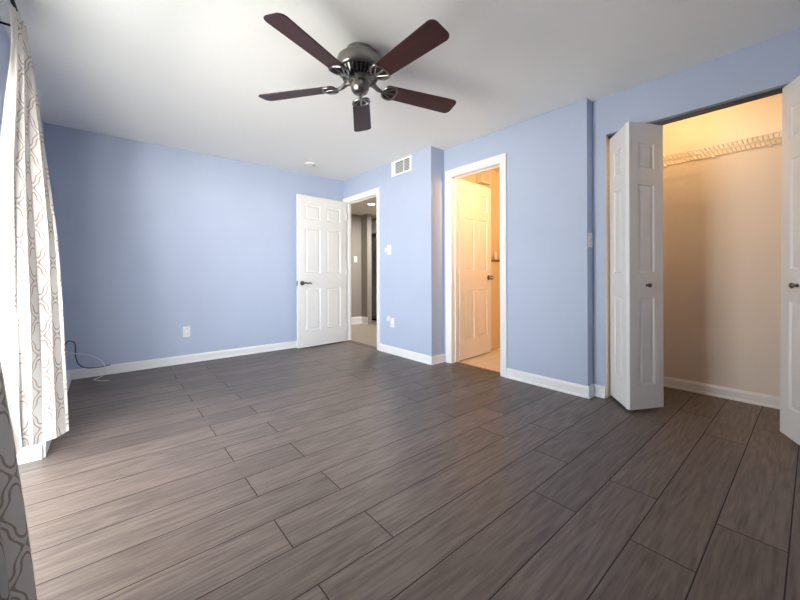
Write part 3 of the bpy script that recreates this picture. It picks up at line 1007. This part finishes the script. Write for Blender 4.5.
# ------------------------------------------------------------------ curtains
rod = empty('curtain_rod', (-0.335, 1.6, 2.27))
tag(rod, 'dark metal curtain rod over the patio door', 'curtain rod')
bm = bmesh.new(); tube(bm, [(0, -1.15, 0), (0, 1.07, 0)], 0.009, 12); obj('pole', bm, m_darkmetal, rod, smooth=True)
for y in (-1.0, 1.05):
    bm = bmesh.new(); tube(bm, [(0, y, -0.012), (-0.095, y, -0.012)], 0.006, 8); box(bm, (-0.095, y - 0.012, -0.045), (-0.088, y + 0.012, 0.03)); obj('bracket', bm, m_darkmetal, rod)
for y, s in ((-1.15, -1), (1.07, 1)):
    bm = bmesh.new(); lathe(bm, [(0, -0.02), (0.012, -0.015), (0.017, 0.0), (0.012, 0.015), (0, 0.02)], 16, (0, y + s * 0.015, 0)); obj('finial', bm, m_darkmetal, rod, smooth=True)

def curtain_panel(name, top_path, keys, zt, zb, pleats, amp_t, amp_b, nu=120, nv=60, width=0.95):
    """keys: list of (z, (x,y) leading edge, (x,y) trailing edge); the cloth runs between them in soft pleats"""
    bm = bmesh.new()
    uvl = bm.loops.layers.uv.new('UVMap')
    def ends(z):
        ks = sorted(keys)
        if z <= ks[0][0]: return ks[0][1], ks[0][2]
        for (za, a0, a1), (zb_, b0, b1) in zip(ks[:-1], ks[1:]):
            if za <= z <= zb_:
                t = (z - za) / (zb_ - za)
                mixp = lambda p, q: (p[0] + (q[0] - p[0]) * t, p[1] + (q[1] - p[1]) * t)
                return mixp(a0, b0), mixp(a1, b1)
        return ks[-1][1], ks[-1][2]
    grid = []
    for j in range(nv + 1):
        v = j / nv
        z = zb + (zt - zb) * v
        p, q = ends(z)
        d = Vector((q[0] - p[0], q[1] - p[1], 0)); ln = max(d.length, 1e-4); d /= ln
        nrm = Vector((-d.y, d.x, 0))
        amp = amp_b + (amp_t - amp_b) * v ** 1.5
        row = []
        for i in range(nu + 1):
            u = i / nu
            ph = 2 * PI * pleats * u + 0.5 * math.sin(3 * v + 4 * u)
            off = amp * math.sin(ph) * min(1, 6 * u + 0.15, 6 * (1 - u) + 0.15) + 0.004 * math.sin(9 * v + 7 * u)
            along = 0.18 * ln / max(pleats, 1) * math.sin(2 * ph) * 0.4
            sag = 0.012 * math.sin(PI * u) * (1 - v)
            co = Vector((p[0], p[1], 0)) + d * (ln * u + along) + nrm * off
            row.append((bm.verts.new((co.x, co.y, z - (0.0 if j else sag))), u * width, z))
        grid.append(row)
    for j in range(nv):
        for i in range(nu):
            q4 = (grid[j][i], grid[j][i + 1], grid[j + 1][i + 1], grid[j + 1][i])
            f = bm.faces.new([t[0] for t in q4])
            for lp, t in zip(f.loops, q4):
                lp[uvl].uv = (t[1], t[2])
    return bm

far_keys = [
    (0.11, (-0.335, 2.52), (-0.152, 2.640)),
    (0.30, (-0.338, 2.50), (-0.157, 2.645)),
    (0.75, (-0.342, 2.49), (-0.175, 2.650)),
    (1.20, (-0.345, 2.48), (-0.201, 2.650)),
    (1.60, (-0.343, 2.47), (-0.240, 2.645)),
    (2.00, (-0.339, 2.46), (-0.278, 2.640)),
    (2.16, (-0.338, 2.45), (-0.303, 2.630)),
    (2.285, (-0.345, 2.44), (-0.318, 2.610)),
]
cur = empty('curtain', (-0.30, 2.55, 0))
tag(cur, 'bright white trellis patterned curtain hanging against the left wall', 'curtain', 'curtains at the patio door')
bm = curtain_panel('c', None, far_keys, 2.258, 0.125, 2.5, 0.011, 0.005, width=0.36)
fab = obj('fabric', bm, m_curtain, cur, smooth='all', fix=False); fab.location = (0.30, -2.55, 0)
def lin_w(z):
    ks = ((0.1, 0.006), (0.25, 0.018), (0.6, 0.048), (1.3, 0.048), (1.55, 0.040), (1.8, 0.024), (2.06, 0.002), (2.3, 0.001))
    for (za, wa), (zb_, wb) in zip(ks[:-1], ks[1:]):
        if za <= z <= zb_:
            return wa + (wb - wa) * (z - za) / (zb_ - za)
    return ks[0][1]
lin_keys = []
for k in range(24):
    z = 0.10 + 2.18 * k / 23
    for (za, p0, q0), (zb_, p1, q1) in zip(far_keys[:-1], far_keys[1:]):
        if za - 0.02 <= z <= zb_ + 0.01:
            t = (z - za) / (zb_ - za)
            px, py = p0[0] + (p1[0] - p0[0]) * t, p0[1] + (p1[1] - p0[1]) * t
            lin_keys.append((z, (px + 0.014, py + 0.016), (px - lin_w(z), py - 0.02)))
            break
bm = curtain_panel('c', None, lin_keys, 2.255, 0.112, 1.0, 0.001, 0.003, nu=30, width=0.2)
lin = obj('lining', bm, m_lining, cur, smooth='all', fix=False); lin.location = (0.30, -2.55, 0)

near_keys = [
    (0.02, (-0.140, 1.365), (-0.300, 0.98)),
    (0.40, (-0.172, 1.335), (-0.310, 0.97)),
    (0.80, (-0.206, 1.300), (-0.320, 0.95)),
    (1.30, (-0.255, 1.260), (-0.330, 0.93)),
    (2.00, (-0.318, 1.200), (-0.335, 0.92)),
    (2.285, (-0.330, 1.180), (-0.335, 0.92)),
]
cur = empty('curtain', (-0.28, 1.15, 0))
tag(cur, 'shaded grey trellis patterned curtain in the near left corner', 'curtain', 'curtains at the patio door')
bm = curtain_panel('c', None, near_keys, 2.258, 0.02, 4.0, 0.030, 0.026, width=1.1)
fab = obj('fabric', bm, m_curtain, cur, smooth='all', fix=False); fab.location = (0.28, -1.15, 0)

# soap bottle on the bathroom half wall
tag(bt, 'small white bottle standing on the brown cap in the bathroom', 'bottle')
bm = bmesh.new(); lathe(bm, [(0, 0), (0.022, 0), (0.024, 0.01), (0.024, 0.08), (0.014, 0.10), (0.010, 0.104), (0, 0.104)], 20); obj('bottle_body', bm, m_plastic, bt, smooth=True)
bm = bmesh.new(); lathe(bm, [(0, 0.104), (0.012, 0.104), (0.012, 0.122), (0, 0.124)], 16); obj('cap', bm, m_plastic, bt, smooth=True)
